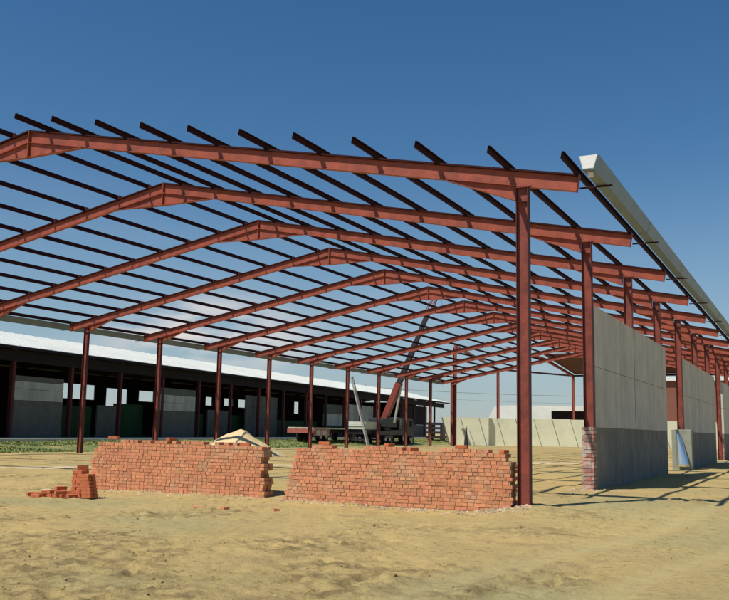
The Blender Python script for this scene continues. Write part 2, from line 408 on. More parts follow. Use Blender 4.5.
# purlins
purl = [-13.76,-12.42,-10.93,-9.43,-7.94,-6.45,-4.97,-3.47,-1.97,-.36,1.13]
y0, y1 = -1.2, (NF-1)*BAY + .8
def purlin(x, side, k):
    X = x if side > 0 else 2*XM - x
    sl = math.atan(.1935)*(1 if side > 0 else -1)
    m = MB(); w, h, t = .055, .15, .006
    prof = [(-w/2,0),(w/2,0),(w/2,.02),(w/2-t,.02),(w/2-t,t),(-w/2+t,t),(-w/2+t,h-t),(w/2-t,h-t),(w/2-t,h-.02),(w/2,h-.02),(w/2,h),(-w/2,h)]
    # closed C outline; caps by quads
    ca, sa = math.cos(sl), math.sin(sl)
    sd = Vector((ca,0,-sa)); up = Vector((sa,0,ca)); n = 0
    mirror = -1 if side < 0 else 1
    zc = zt(X) + .004
    o = Vector((X, 0, zc))
    for yy in (y0 + random.uniform(-.04,.04), y1):
        for a, bq in prof: v = Vector((0,yy,0)) + sd*a*mirror + up*bq; m.v.append(tuple(v))
    K = len(prof)
    for i in range(K):
        j = (i+1) % K; m.f.append((i, j, K+j, K+i))
    for q in ((0,1,2,3),(0,3,4,5),(0,5,6,11),(6,7,10,11),(7,8,9,10)):
        m.f.append(q); m.f.append(tuple(K+i for i in q)[::-1])
    ob = m.build('purlin', primer_shade); ob.location = o
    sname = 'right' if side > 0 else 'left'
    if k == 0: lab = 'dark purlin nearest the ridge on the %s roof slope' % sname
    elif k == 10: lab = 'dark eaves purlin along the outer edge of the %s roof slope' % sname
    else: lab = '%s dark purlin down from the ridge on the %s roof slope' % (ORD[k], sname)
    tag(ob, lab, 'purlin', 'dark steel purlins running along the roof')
for k, x in enumerate(purl):
    purlin(x, 1, k); purlin(x, -1, k)

# gutters
def gutter(side):
    X = (lambda x: x) if side > 0 else (lambda x: 2*XM - x)
    t = thing('gutter', 'long galvanised box gutter along the %s eaves of the steel hall' % ('right' if side > 0 else 'left'), 'gutter', (X(1.2), 0, 6.4), group='box gutters of the hall')
    ox = X(1.2)
    P = lambda x, z: (X(x)-ox, z-6.4)
    outer = [(1.46,6.76),(1.53,6.47),(1.75,6.47),(1.84,6.76)]; inner = [(1.825,6.76),(1.74,6.485),(1.54,6.485),(1.475,6.76)]
    prof = [P(*p) for p in outer+inner]
    m = MB(); ya, yb = -1.22, y1
    K = 8
    yy = ya; rings = []
    seg = [ya + (yb-ya)*i/12 for i in range(13)]
    for y in seg:
        for a, bq in prof: m.v.append((a, y, bq))
    for r in range(len(seg)-1):
        for i in range(K):
            j = (i+1) % K; m.f.append((r*K+i, r*K+j, (r+1)*K+j, (r+1)*K+i))
    e = (len(seg)-1)*K
    for q in ((0,1,6,7),(1,2,5,6),(2,3,4,5)): m.f.append(q); m.f.append(tuple(e+i for i in q)[::-1])
    m.build('trough', galv_shade, t)
    c_ = MB(); c_.poly([(P(1.475,6.745)[0],-1.216,P(0,6.745)[1]),(P(1.54,6.49)[0],-1.216,P(0,6.49)[1]),(P(1.74,6.49)[0],-1.216,P(0,6.49)[1]),(P(1.823,6.745)[0],-1.216,P(0,6.745)[1])], (0,.004,0))
    c_.build('end_cap', galv_lit, t)
    s_ = MB(); x_ = P(1.64,0)[0]; s_.cyl((x_,-1.0,.066),(x_,-1.0,-.02),.055,.055); s_.build('outlet', galv_lit, t)
    f = MB(); f.bar((P(1.79,0)[0] + 0*side, ya, .366+.004),(P(1.79,0)[0], yb, .370),.012,.008)
    for i in range(NF):
        q = MB(); q.box(min(P(1.205,0)[0],P(1.86,0)[0]), max(P(1.205,0)[0],P(1.86,0)[0]), i*BAY-.025, i*BAY+.025, .028, .056)
        q.build('bracket', primer_shade, t)
    for i in range(1, 12):       # joint straps under the trough
        q = MB(); a = [P(*p) for p in [(1.452,6.765),(1.525,6.463),(1.755,6.463),(1.848,6.765)]]; b2 = [P(*p) for p in [(1.840,6.765),(1.751,6.467),(1.529,6.467),(1.458,6.765)]]
        pr = a+b2; y = seg[i]; n = len(q.v)
        for yy in (y-.03, y+.03):
            for u, v in pr: q.v.append((u, yy, v))
        for k in range(8): q.f.append((k, (k+1)%8, 8+(k+1)%8, 8+k))
        for s4 in ((0,1,6,7),(1,2,5,6),(2,3,4,5)): q.f.append(s4); q.f.append(tuple(8+i_ for i_ in s4)[::-1])
        q.build('joint_strap', galv_shade, t)
gutter(1); gutter(-1)

# ------------------------------------------------------------------ brick walls at the front
CH = .078
def brick_wall(name, label, x0, x1, z0, n, lfn, rfn, top):
    """courses of header bricks with open joints; lfn/rfn give each course its ends"""
    t = thing(name, label, 'brick wall', ((x0+x1)/2, 0, z0)); ox = (x0+x1)/2
    m = MB(); core = MB()
    for c in range(n):
        a, e = lfn(c), rfn(c); z = c*CH
        core.box(a-ox+.03, e-ox-.03, -.180, .180, z-.011, z+CH-.0125)
        for side in (-1, 1):
            x = a + random.uniform(-.004,.004)
            stretch = (c % 5 == 3)
            while x < e - .06:
                w = .25 if (stretch and random.random() < .7) else .12
                w = min(w, max(.09, e - x))
                j = random.uniform(-.007,.007); jr = random.uniform(-.02,.02)
                M = Matrix.Translation((x+w/2-ox, side*(.125 - .06*0), z+.034)) @ Matrix.Rotation(jr, 4, 'Z')
                dz = random.uniform(-.003,.003)
                m.box(-w/2+.002, w/2-.002, -.065+ (j if side<0 else 0), .065+(j if side>0 else 0), -.034+dz, .034+dz, M)
                x += w + random.uniform(.010,.018)
    zt_ = n*CH
    for (xa, xb, rows, gap) in top:                 # raised bits of the unfinished top course
        for r in range(rows):
            x = xa
            while x < xb:
                w = .12
                if random.random() > gap:
                    M = Matrix.Translation((x+w/2-ox, 0, zt_+r*CH+.034)) @ Matrix.Rotation(random.uniform(-.05,.05), 4, 'Z')
                    m.box(-w/2,w/2,-.19+random.uniform(-.01,.01),.05,-.034,.034,M)
                x += w + random.uniform(.006,.022)
    m.build('bricks', brick, t); core.build('mortar_core', mortar, t)
    return t
random.seed(3)
tooth = [.06,.0,.08,.08,.0,.01,.09,.07,-.06,-.06,.05,.04,-.07,-.06,.05,.05,-.03]
brick_wall('brick_wall', 'left low unfinished red brick wall with toothed right end beside a gap', -11.28, -6.1, -.30, 17,
           lambda c: -11.30 + .02*(c%2) + (.08 if c > 11 else 0) + (.12 if c > 14 else 0), lambda c: -6.13 + tooth[c]*.9,
           [(-10.35,-7.9,1,.10),(-7.5,-6.9,1,.35)])
brick_wall('brick_wall', 'right low unfinished red brick wall ending at the nearest steel column', -5.6, -.2, -.30, 17,
           lambda c: -5.62 + .022*c + .05*(c%2), lambda c: -.2 - (.14 if c > 14 else 0) - .02*(c%2),
           [(-4.85,-4.35,1,.0),(-3.55,-2.75,1,.12),(-1.75,-.62,1,.03)])
# loose bricks
def lbrick(x, y, z, rz, lab, rx=0, ry=0, grp='loose bricks'):
    m = MB()
    m.box(-.125,.125,-.06,.06,-.036,.036)
    o = m.build('loose_brick', brick_or, bevel=.004); o.location = (x,y,z); o.rotation_euler = (rx,ry,rz)
    tag(o, lab, 'brick', grp); return o
random.seed(11)
ZT = -.30+17*CH+.036
tops = [(-10.72,ZT,.3,'pale brick lying highest near the left end of the left brick wall',.072),
        (-8.9,ZT,1.5,'loose brick on the left wall top, in front of the foot of the sand pile',.072),
        (-6.72,ZT,.2,'loose brick on the left wall top close to its toothed end',0),
        (-4.6,ZT,.15,'loose brick capping the raised left corner of the right brick wall',.072),
        (-3.0,ZT,1.4,'loose brick on the right wall top near the foot of the ladder',.072),
        (-2.45,ZT,1.2,'single loose brick midway along the right wall top',0),
        (-1.35,ZT,.3,'loose brick on top of the raised right stretch of the right wall',.072),
        (-.42,ZT,1.45,'loose brick at the stepped right end near the steel column',0)]
for x, z, r, lab, dz in tops: lbrick(x, -.04, z+dz, r, lab)
for i, (x, y) in enumerate([(-6.05,-2.75),(-5.5,-2.55),(-4.35,-2.45)]):
    m = MB(); M = Matrix.Rotation(.4+i, 4, 'Z') @ Matrix.Rotation(.12, 4, 'X'); m.poly([tuple(M @ Vector(q)) for q in [(-.07,-.055,-.01),(.06+.02*i,-.05,-.01),(.03,.06,-.01),(-.075,.055,-.01)]], (.004,0,.055)); o = m.build('brick_piece', brick); o.location = (x, y, G(x,y)); tag(o, ['leftmost broken brick piece lying on the sand in front of the walls','middle broken brick piece lying on the sand in front of the walls','broken brick piece lying on the sand before the gap between the walls'][i], 'brick piece', 'broken pieces in front of the walls')
m = MB(); m.box(-.62,.62,-.07,.07,0,.03); o = m.build('plank', mat('pale_plank', (.55,.47,.30), .9, var=.2, scale=9)); o.location = (-10.75,-1.75, G(-10.75,-1.75)+.03); o.rotation_euler = (0,.04,-.12); tag(o, 'pale plank lying behind the scattered loose bricks on the left', 'plank')
# left tower of bricks and the leaning stack beside it
gx, gy = -9.72, -2.2
zb = G(gx, gy) + .03
for k in range(8):
    if k % 2 == 0:
        for s in (-1, 1): lbrick(gx+s*.068+random.uniform(-.01,.01), gy+random.uniform(-.01,.01), zb+.036+k*.074, PI/2+random.uniform(-.06,.06), '%s brick of the %s layer up in the taller brick tower' % ('left' if s < 0 else 'right', ORD[k]), grp='bricks of the taller tower')
    else:
        for s in (-1, 1): lbrick(gx+random.uniform(-.01,.01), gy+s*.066, zb+.036+k*.074, random.uniform(-.06,.06), '%s brick of the %s layer up in the taller brick tower' % ('front' if s < 0 else 'rear', ORD[k]), grp='bricks of the taller tower')
lbrick(gx+.05, gy, zb+8*.074+.06, PI/2+.2, 'brick standing on edge at the very top of the taller brick tower', rx=0, ry=PI/2-.0, grp='bricks of the taller tower').rotation_euler = (PI/2, 0, .9)
hx = gx+.32
zb2 = G(hx, gy)+.03
for k in range(7):
    for s in (-1, 1): lbrick(hx-.018*k+0, gy+s*.066-.02, zb2+.036+k*.074, .12+random.uniform(-.04,.04), '%s brick of the %s layer up in the leaning short stack' % ('front' if s < 0 else 'rear', ORD[k]), grp='bricks of the leaning stack')
sc = [(-10.92,-2.62,0,1.2),(-10.76,-2.55,0,1.5),(-10.62,-2.78,0,.1),(-10.56,-2.45,0,.2),(-10.60,-2.47,1,.5),(-10.38,-2.5,0,1.4),(-10.40,-2.50,1,1.3),(-10.25,-2.42,0,1.6),(-10.10,-2.35,0,.4),(-10.02,-2.72,0,.2),(-9.98,-2.70,1,1.1),(-9.80,-2.52,0,1.3),(-10.35,-2.30,0,.2),(-10.36,-2.31,1,.1),(-10.37,-2.30,2,1.2),(-10.12,-2.34,1,.5)]
for i, (x, y, lv, r) in enumerate(sc):
    lbrick(x+.06, y+.12, G(x+.06,y+.12)+.042+lv*.074, r, '%s loose brick from the left in the scattered row beside the tower' % ORD[i], grp='scattered loose bricks')

# ------------------------------------------------------------------ side walls (panel walls between right columns)
def panel_wall(label, ya, yb, joints, pier_w, third=False):
    t = thing('panel_wall', label, 'wall', (0.15, ya, 0))
    Y = lambda y: y - ya
    m = MB(); z = -.12; c = 0
    while z < 1.60:                                   # the whitewashed end of the plinth
        x = -.31
        while x < -.31+pier_w-.02:
            w = min(.25 if c % 2 else .12, -.31+pier_w-x)
            m.box(x, x+w-.008, random.uniform(-.006,.004), .36, z, z+.085); x += w
        z += .098; c += 1
    m.build('brick_pier', whitewash, t)
    js = [ya] + joints + [yb]
    for a, b2 in zip(js[:-1], js[1:]):
        q = MB(); q.box(-.29, -.012, Y(a)+(.362 if a == ya else .006), Y(b2)-.006, -.15, 1.628); q.build('plinth', conc_dk, t)
        for za, zb_ in ((1.63,3.22),(3.235,4.86)):
            q = MB(); q.box(-.15, .0, Y(a)+(.30 if a == ya else .05), Y(b2)-.05, za, zb_)
            q.build('concrete_panel', conc, t)
    return t
panel_wall('nearest pair of grey concrete wall panels on a dark plinth behind the whitewashed brick pier', 5.78, 19.0, [12.0], .31)
panel_wall('middle pair of grey concrete wall panels on a dark plinth, behind the shiny sheet', 23.78, 38.2, [30.0], .31)
panel_wall('farthest grey concrete wall panels, cut off by the right edge of the photo', 43.0, 56.0, [48.0], .31)
# block pier with a glossy sheet
t = thing('block_pier', 'grey block pier with a shiny curved metal sheet, in front of the middle wall panels', 'pier', (.12, 23.3, 0))
m = MB(); m.box(-.42,.40,0,.45,-.1,1.72); m.build('blocks', mat('pier_grey', (.26,.28,.22), .9, var=.15, scale=4), t, bevel=.015)
m = MB(); m.smooth = True; n = 14
for i in range(n+1):
    a = i/n; wv = .16 + .42*a**.6; z = 1.6 - 1.45*a
    for j in range(9):
        u = -1 + 2*j/8
        m.v.append((-.20 + wv*.55*(u+.5)*.8+.12*a, -.05 - .10*(1-u*u) - .12*a, z))
for i in range(n):
    for j in range(8): m.f.append((i*9+j, i*9+j+1, (i+1)*9+j+1, (i+1)*9+j))
ob = m.build('shiny_sheet', shiny, t); md = ob.modifiers.new('thick', 'SOLIDIFY'); md.thickness = .012

# ------------------------------------------------------------------ pale panel fence behind the hall
P0 = Vector((-31.2, 74.4, .05)); dr = Vector((12.6, 6.2, 0)).normalized(); nr = Vector((-dr.y, dr.x, 0))
t = thing('fence', 'long pale concrete fence of slanted panels closing the far end of the yard', 'fence', tuple(P0))
pw = 1.98; PH = 2.95; lean = -.86
for i in range(38):
    a = dr*(i*pw + 1.1); q = MB()
    j = random.uniform(-.03,.03)
    q.poly([tuple(a + dr*.035), tuple(a + dr*(pw-.035)), tuple(a + dr*(pw-.035+lean) + Vector((0,0,PH+j))), tuple(a + dr*(.035+lean) + Vector((0,0,PH+j)))], tuple(nr*.12))
    q.build('panel', fence_m, t)
    q = MB(); b0 = a + nr*.07
    q.bar(b0, b0 + dr*lean + Vector((0,0,PH-.03)), .16, .10, up=tuple(nr)); q.build('post', fence_dk, t)

# ------------------------------------------------------------------ the long shed on the left
O = Vector((-39.5, 22.5, .42)); d_ = Vector((-.104, 1, 0)).normalized(); n_ = Vector((-d_.y, d_.x, 0))
ang = math.atan2(d_.y, d_.x) - PI/2
t = thing('long_shed', 'long open-fronted shed with white metal roof beyond the left columns', 'shed', tuple(O), ang)
# local: y along the shed, -x to the back
s0, s1 = -22, 104
def roofpiece(xa, za, xb, zb_, name, m_):
    q = MB(); q.poly([(xa,s0-.8,za),(xb,s0-.8,zb_),(xb,s1+1.6,zb_),(xa,s1+1.6,za)], (0,0,.05)); return q.build(name, m_, t)
ZE, ZR, HW = 5.83, 7.68, 8.0
q = MB()
ns = 150
q.poly([(0,s0-.8,ZE),(-HW,s0-.8,ZR),(-HW,s1+1.6,ZR),(0,s1+1.6,ZE)], (0,0,.06)); q.poly([(-2*HW,s0-.8,ZE),(-HW,s0-.8,ZR+.001),(-HW,s1+1.6,ZR+.001),(-2*HW,s1+1.6,ZE)], (0,0,.06))
yy = s0
while yy < s1+1.4:            # standing ribs of the sheeting
    q.bar((0.0,yy,ZE+.075),(-HW,yy,ZR+.075),.05,.04); yy += 1.0
rf = q.build('roof', roofwhite, t)
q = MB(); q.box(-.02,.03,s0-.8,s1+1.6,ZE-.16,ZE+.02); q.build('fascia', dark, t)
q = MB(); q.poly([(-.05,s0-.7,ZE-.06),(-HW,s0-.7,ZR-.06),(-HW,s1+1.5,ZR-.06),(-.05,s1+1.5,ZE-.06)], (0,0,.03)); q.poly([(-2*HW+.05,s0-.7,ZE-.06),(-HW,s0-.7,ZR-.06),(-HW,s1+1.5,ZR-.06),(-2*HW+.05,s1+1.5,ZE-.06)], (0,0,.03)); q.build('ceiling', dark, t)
for k in range(-4, 19):
    s = 1.25 + k*5.72
    if s > s1: continue
    q = MB(); q.box(-.78,-.52,s-.12,s+.12,-.6,ZE-.02); q.build('post', shedred, t)
    q = MB(); q.box(-2*HW+.5,-2*HW+.75,s-.13,s+.13,-.6,ZE-.02); q.build('post', shedred, t)
    q = MB(); q.bar((-.6,s,ZE-.16),(-HW,s,ZR-.2),.12,.25); q.bar((-2*HW+.6,s,ZE-.16),(-HW,s,ZR-.2),.12,.25); q.build('roof_beam', shedred, t)
q = MB(); q.box(-.62,-.5,s0,s1,4.95,ZE-.15); q.build('header', dark, t)
# precast panels: (from, to, heights)
def spanel(a, b2, rows, mats, x=-.62, th=.12):
    z = -.5
    for zz, mm_ in zip(rows, mats):
        q = MB(); q.box(x-th, x, a, b2, z, zz-.02); q.build('wall_panel', mm_, t); z = zz
spanel(-15.7,-10.4,[2.5,3.3,4.2],[shedconc_dk,shedconc,shedconc])
spanel(1.45,6.2,[2.52,3.25,3.75,4.1],[shedconc_dk,shedconc,shedconc,shedconc_dk])
spanel(18.2,23.6,[2.3,2.95,3.6,4.15],[shedconc_dk,shedconc,shedconc,shedconc_dk])
spanel(11.4,13.9,[2.5],[shedconc_dk], x=-1.6)
spanel(27.5,31.6,[2.6],[shedconc_dk], x=-1.6)
spanel(34.0,41.0,[1.9,3.1,4.2],[shedconc_dk,shedconc_dk,shedconc_dk], x=-1.2)
spanel(53.6,59.8,[1.5,2.9,4.0],[green,shedconc,shedconc_dk], x=-1.2)
spanel(60.4,70.5,[1.3,3.1,4.2],[shedconc_dk,shedconc,shedconc], x=-1.2)
spanel(82.0,96.0,[2.0,4.9],[shedconc_dk,dark], x=-1.2)
for a, b2, z in ((6.5,11.2,2.35),(14.0,17.8,2.7),(24.0,27.3,2.2),(32.0,41.5,2.2),(42,53.2,1.9),(72,81,2.3)):
    q = MB(); q.box(-2.1,-1.95,a,b2,-.5,z); q.build('green_curtain', green, t)
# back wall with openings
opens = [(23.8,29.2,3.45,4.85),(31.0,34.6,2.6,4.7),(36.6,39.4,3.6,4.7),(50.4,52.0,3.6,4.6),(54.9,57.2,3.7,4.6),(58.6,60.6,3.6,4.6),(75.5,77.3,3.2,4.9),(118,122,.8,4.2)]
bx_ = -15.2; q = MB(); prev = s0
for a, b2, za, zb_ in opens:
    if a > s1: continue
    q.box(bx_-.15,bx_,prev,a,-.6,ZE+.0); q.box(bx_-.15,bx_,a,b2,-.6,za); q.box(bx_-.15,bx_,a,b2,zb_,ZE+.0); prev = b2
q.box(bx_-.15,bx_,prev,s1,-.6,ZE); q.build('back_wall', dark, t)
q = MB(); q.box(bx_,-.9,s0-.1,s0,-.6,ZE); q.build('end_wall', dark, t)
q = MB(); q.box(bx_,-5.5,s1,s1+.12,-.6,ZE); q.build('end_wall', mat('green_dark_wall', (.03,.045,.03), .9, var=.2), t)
# apron
ap = MB(); M = Matrix.Translation(O) @ Matrix.Rotation(ang, 4, 'Z')
ap.box(-.5, 2.6, s0-1, s1+3, -.5, .15, M); o = ap.build('pavement', apron); o['kind'] = 'structure'
ap = MB(); ap.box(bx_+.2, -.505, s0-1, s1+1, -.5, .02, M); o = ap.build('floor_slab', mat('slab', (.09,.085,.08), .9, var=.2)); o['kind'] = 'structure'

# ------------------------------------------------------------------ sand pile
pm = MB(); pm.smooth = True; px, py = -22.05, 22.6
RN, AN = 26, 60
for i in range(RN+1):
    r = i/RN
    for j in range(AN):
        a = 2*PI*j/AN; rx = 2.9*r*math.cos(a); ry = 2.6*r*math.sin(a)
        ex = rx*(1.15 if rx < 0 else .84)
        h = 1.5*(1-math.sqrt(r*r+.006))*(1-.10*math.sin(PI*r))
        h += .13*math.exp(-((rx+1.0)**2+ry**2)/.5)
        v = Vector((rx*1.3, ry*1.3, 3)); h += (.09*noise.noise(v) + .035*noise.noise(v*3) + .012*noise.noise(v*9))*min(1,(1-r)*5)
        pm.v.append((ex, ry, h-.04))
for i in range(RN):
    for j in range(AN): k = (j+1) % AN; pm.f.append((i*AN+j, (i+1)*AN+j, (i+1)*AN+k, i*AN+k))
pm.f.append(tuple(range(AN)))
o = pm.build('sand_pile', sandm); o.location = (px, py, 0); tag(o, 'pale heap of building sand behind the left brick wall', 'sand pile')

# ------------------------------------------------------------------ ladder against the eighth left column
t = thing('ladder', 'light grey ladder leaning against a left column beyond the right brick wall', 'ladder', (-27.05, 48.35, .02))
top = Vector((-28.62+27.05, -.2, 5.75)); up_ = top.normalized(); sd = Vector((0,1,0)) ; sd = (sd - up_*sd.dot(up_)).normalized()
for s in (-1, 1):
    q = MB(); q.bar(sd*s*.17, top+sd*s*.17, .07, .10); q.build('side_rail', ladder_m, t)
q = MB()
for i in range(1, 20):
    p = top*(i/20); q.bar(p-sd*.2, p+sd*.2, .03)
q.build('rungs', ladder_m, t)

# stake stuck in the wall
q = MB(); q.cyl((0,0,0),(.01,0,.38),.055,.035,8); q.cyl((.01,0,.38),(.02,0,.62),.035,.004,8)
o = q.build('stake', crane_dk); o.location = (-1.30, .10, .94); tag(o, 'dark pointed stake standing up behind the right brick wall', 'stake')

# ------------------------------------------------------------------ flatbed trailer in front of the shed
cx_, cy_ = -35.4, 56.3
t = thing('flatbed_trailer', 'low flatbed trailer with a red and white tail beam parked before the shed', 'trailer', (cx_, cy_, H(cx_,cy_)), .10)
q = MB(); q.box(-1.2,1.2,-5.6,6.2,1.12,1.24); q.build('deck', mat('deck', (.55,.55,.45), .8, var=.2), t)
q = MB(); q.box(-.45,-.33,-5.4,6,.82,1.12); q.box(.33,.45,-5.4,6,.82,1.12); q.build('chassis', crane_dk, t)
q = MB(); q.box(-1.2,1.2,-5.72,-5.605,.75,1.1)
q.build('tail_beam', mat('tail_red', (.40,.12,.09), .6, var=.2), t)
q = MB(); q.box(1.205,1.26,-5.6,-2.0,.50,1.1); q.build('side_guard', mat('guard_red', (.45,.11,.08), .6, var=.3, second=(.6,.45,.4), sw=.5, sscale=2.5), t)
for y in (-4.65,-3.25):
    q = MB(); q.box(1.262,1.28,y-.35,y+.35,.6,1.0); q.build('reflective_board', pale, t)
for y in (-3.6,-2.3,4.4):
    for s in (-1, 1):
        q = MB(); q.cyl((s*.75,y,.48),(s*1.08,y,.48),.48,n=20); wq = q.build('wheel', rubber, t)
        q = MB(); q.cyl((s*1.081,y,.48),(s*1.10,y,.48),.22,n=16); q.build('rim', lamp_w, wq)
# pallet of pale panels on a trestle
cx_, cy_ = -33.6, 60.8
t = thing('panel_stack', 'stack of pale sheets on a dark trestle behind the foot of the ladder', 'panel stack', (cx_,cy_,H(cx_,cy_)), .1)
q = MB()
for k in range(5): q.box(-.9,.9,-2.2+random.uniform(-.04,.04),2.0+random.uniform(-.04,.04),1.36+k*.14,1.36+k*.14+.13)
q.build('pale_sheets', pale, t)
q = MB(); q.box(-.8,.8,-2.0,1.8,.9,1.35); q.build('dark_crate', crane_dk, t)
for y in (-1.8,0,1.6):
    q = MB(); q.box(-.8,-.65,y-.1,y+.1,-.05,.9); q.box(.65,.8,y-.1,y+.1,-.05,.9); q.box(-.65,.65,y-.08,y+.08,.3,.45); q.build('trestle', crane_dk, t)

# ------------------------------------------------------------------ truck crane
cx_, cy_ = -33.5, 65.6
t = thing('truck_crane', 'truck crane with raised dark boom reaching up through the roof frames', 'crane', (cx_,cy_,H(cx_,cy_)), .1)
q = MB(); q.box(-1.2,1.2,-4.6,3.0,.85,1.25); q.box(-.5,.5,-4.4,5.2,.55,.85); q.build('chassis', crane_dk, t)
q = MB(); q.poly([(-1.2,3.1,.6),(-1.2,5.4,.6),(-1.2,5.4,1.7),(-1.2,5.0,2.6),(-1.2,3.1,2.6)],(2.4,0,0)); cab = q.build('cab', crane_body, t, bevel=.04)
q = MB(); q.box(1.203,1.215,3.6,4.8,1.7,2.35); q.build('side_window', glass, cab)
q = MB(); q.box(-.9,1.0,-2.9,.5,1.6,2.5); q.box(-.6,.6,-2.2,-.4,1.25,1.6); q.build('slewing_body', crane_body, t, bevel=.03)
q = MB(); q.box(.2,1.15,.6,1.9,1.35,2.6); oc = q.build('operator_cab', crane_body, t, bevel=.04)
q = MB(); q.box(1.153,1.165,.75,1.7,1.8,2.5); q.build('operator_window', glass, oc)
for y in (-3.6,-2.4,1.9,4.3):
    for s in (-1, 1):
        q = MB(); q.cyl((s*.8,y,.52),(s*1.18,y,.52),.52,n=20); wq = q.build('wheel', rubber, t)
        q = MB(); q.cyl((s*1.181,y,.52),(s*1.2,y,.52),.24,n=16); q.build('rim', lamp_w, wq)
for y in (-4.2, 2.6):
    for s in (-1, 1):
        q = MB(); q.box(min(s*1.2,s*2.1),max(s*1.2,s*2.1),y-.12,y+.12,.6,.8); q.cyl((s*2.0,y,.02),(s*2.0,y,.6),.07); q.cyl((s*2.0,y,0),(s*2.0,y,.05),.25); q.build('outrigger', crane_dk, t)
B0 = Vector((.35,-1.6,2.45)); B1 = Vector((5.9,-2.5,14.9)); bd = (B1-B0)
fr = Vector((0,-1,.14)).normalized()
q = MB(); q.bar(B0, B0+bd*.28, .55, .7, up=tuple(fr)); q.build('boom_base', crane_red, t)
q = MB(); q.bar(B0+bd*.281, B0+bd*.60, .46, .5, up=tuple(fr)); q.bar(B0+bd*.601, B0+bd*.84, .38, .4, up=tuple(fr)); q.build('boom', crane_dk, t)
q = MB(); sx_ = bd.normalized().cross(fr).normalized(); 
a0 = B0+bd*.84; a1 = B0+bd*1.0
for s1_ in (-1,1):
    for s2_ in (-1,1): q.bar(a0+sx_*s1_*.28+fr*s2_*.2, a1+sx_*s1_*.12+fr*s2_*.1+Vector((.25,0,.15)), .07)
for i in range(6):
    f0, f1 = i/6, (i+1)/6; w0 = .28-.16*f0; w1 = .28-.16*f1; s_ = 1 if i % 2 else -1
    q.bar(a0+(a1-a0)*f0+sx_*s_*w0-fr*.15, a0+(a1-a0)*f1-sx_*s_*w1-fr*.15, .05)
q.cyl(a1+Vector((.2,-.15,0)), a1+Vector((.2,.15,0)), .26, n=18)
q.build('boom_head', crane_red, t)
q = MB(); q.cyl(B0+Vector((1.1,-.2,-.4)), B0+bd*.26+Vector((.3,0,0)), .12); q.build('lift_cylinder', ladder_m, t)
q = MB(); q.cyl(a1+Vector((.45,0,0)), a1+Vector((.45,0,-5.2)), .02, n=6); q.build('hoist_cable', crane_dk, t)

# stacked dark beams by the shed's end and a pale container behind
t = thing('beam_stack', 'stack of dark beams with gaps standing past the end of the shed', 'beam stack', (-35.6, 84.5, .3), .2)
for k in range(4):
    q = MB(); q.box(-1.0,1.0,-1.6,1.6,.35+k*.52,.62+k*.52); q.build('beam_layer', crane_dk, t)
    q = MB(); q.box(-.8,-.65,-1.4,1.4,.02+k*.52 if k==0 else .10+k*.52,.35+k*.52); q.box(.65,.8,-1.4,1.4,.02+k*.52 if k==0 else .10+k*.52,.35+k*.52); q.build('bearer', woodm, t)
q = MB(); q.box(-3,3,-1.2,1.2,-.2,2.5)
t = thing('site_container', 'pale site container far off between the shed end and the fence', 'container', (-41.5, 112, .1), .3)
q.build('body', mat('container', (.55,.53,.44), .7, var=.1), t, bevel=.03)
q = MB(); q.box(-2.6,-1.5,-1.25,-1.203,.1,2.2); q.build('door', mat('cdoor', (.35,.35,.3), .7), t)

# ------------------------------------------------------------------ white tunnel building and others beyond the fence
t = thing('white_barn', 'long white barn with rounded roof edge beyond the pale fence', 'barn', (-33,112,0))
q = MB()
prof = [(-7,0),(-7,2.6),(-6.4,4.2),(-5.6,5.0),(-3,5.35),(5,5.35),(5,0)]
pts = [(-5.0,-3,0),(-4.2,-3,3.8),(-3.4,-3,5.15),(-2.9,-3,5.35),(4.95,-3,5.35),(4.95,-3,0)]
q.poly(pts, (0,14,0)); q.build('shell', roofwhite, t)
q = MB(); q.box(4.96,16.5,-2.6,9,-.2,4.55); q.build('shaded_bay', dark, t)  # solid near-black box stands for the shade in the open bay
q = MB(); q.box(4.96,17.0,-3.2,10,4.6,5.3); q.build('bay_roof', roofwhite, t)
t = thing('brown_building', 'brown walled building with a white roof edge, glimpsed between the right columns', 'building', (-2,130,0))
q = MB(); q.box(-15.5,30,0,12,-.3,9.9); q.build('wall', brown, t)
q = MB(); q.box(-16,30.5,-.6,12.6,9.9,10.5); q.build('roof_edge', roofwhite, t)
for i in range(9):
    q = MB(); q.box(-13+i*4.6,-11.8+i*4.6,-.06,-.005,1.5,3); q.build('window', glass, t)

t = thing('power_line', 'faint overhead power line crossing the sky beyond the fence', 'power line', (-30,165,0))
for x in (-55, 62):
    q = MB(); q.cyl((x,0,-.2),(x,0,11.6),.16,.11,10); q.box(x-.05,x+.05,-.9,.9,10.9,11.05); q.build('pole', woodm, t)
for y, z in ((-.8,11.1),(.8,11.1),(0,9.6)):
    q = MB(); P_ = [(-55+117*i/16, y, z-2.2*(1-((i-8)/8)**2)) for i in range(17)]
    for a_, b_ in zip(P_[:-1], P_[1:]): q.cyl(a_, b_, .02, n=5)
    q.build('cable', crane_dk, t)
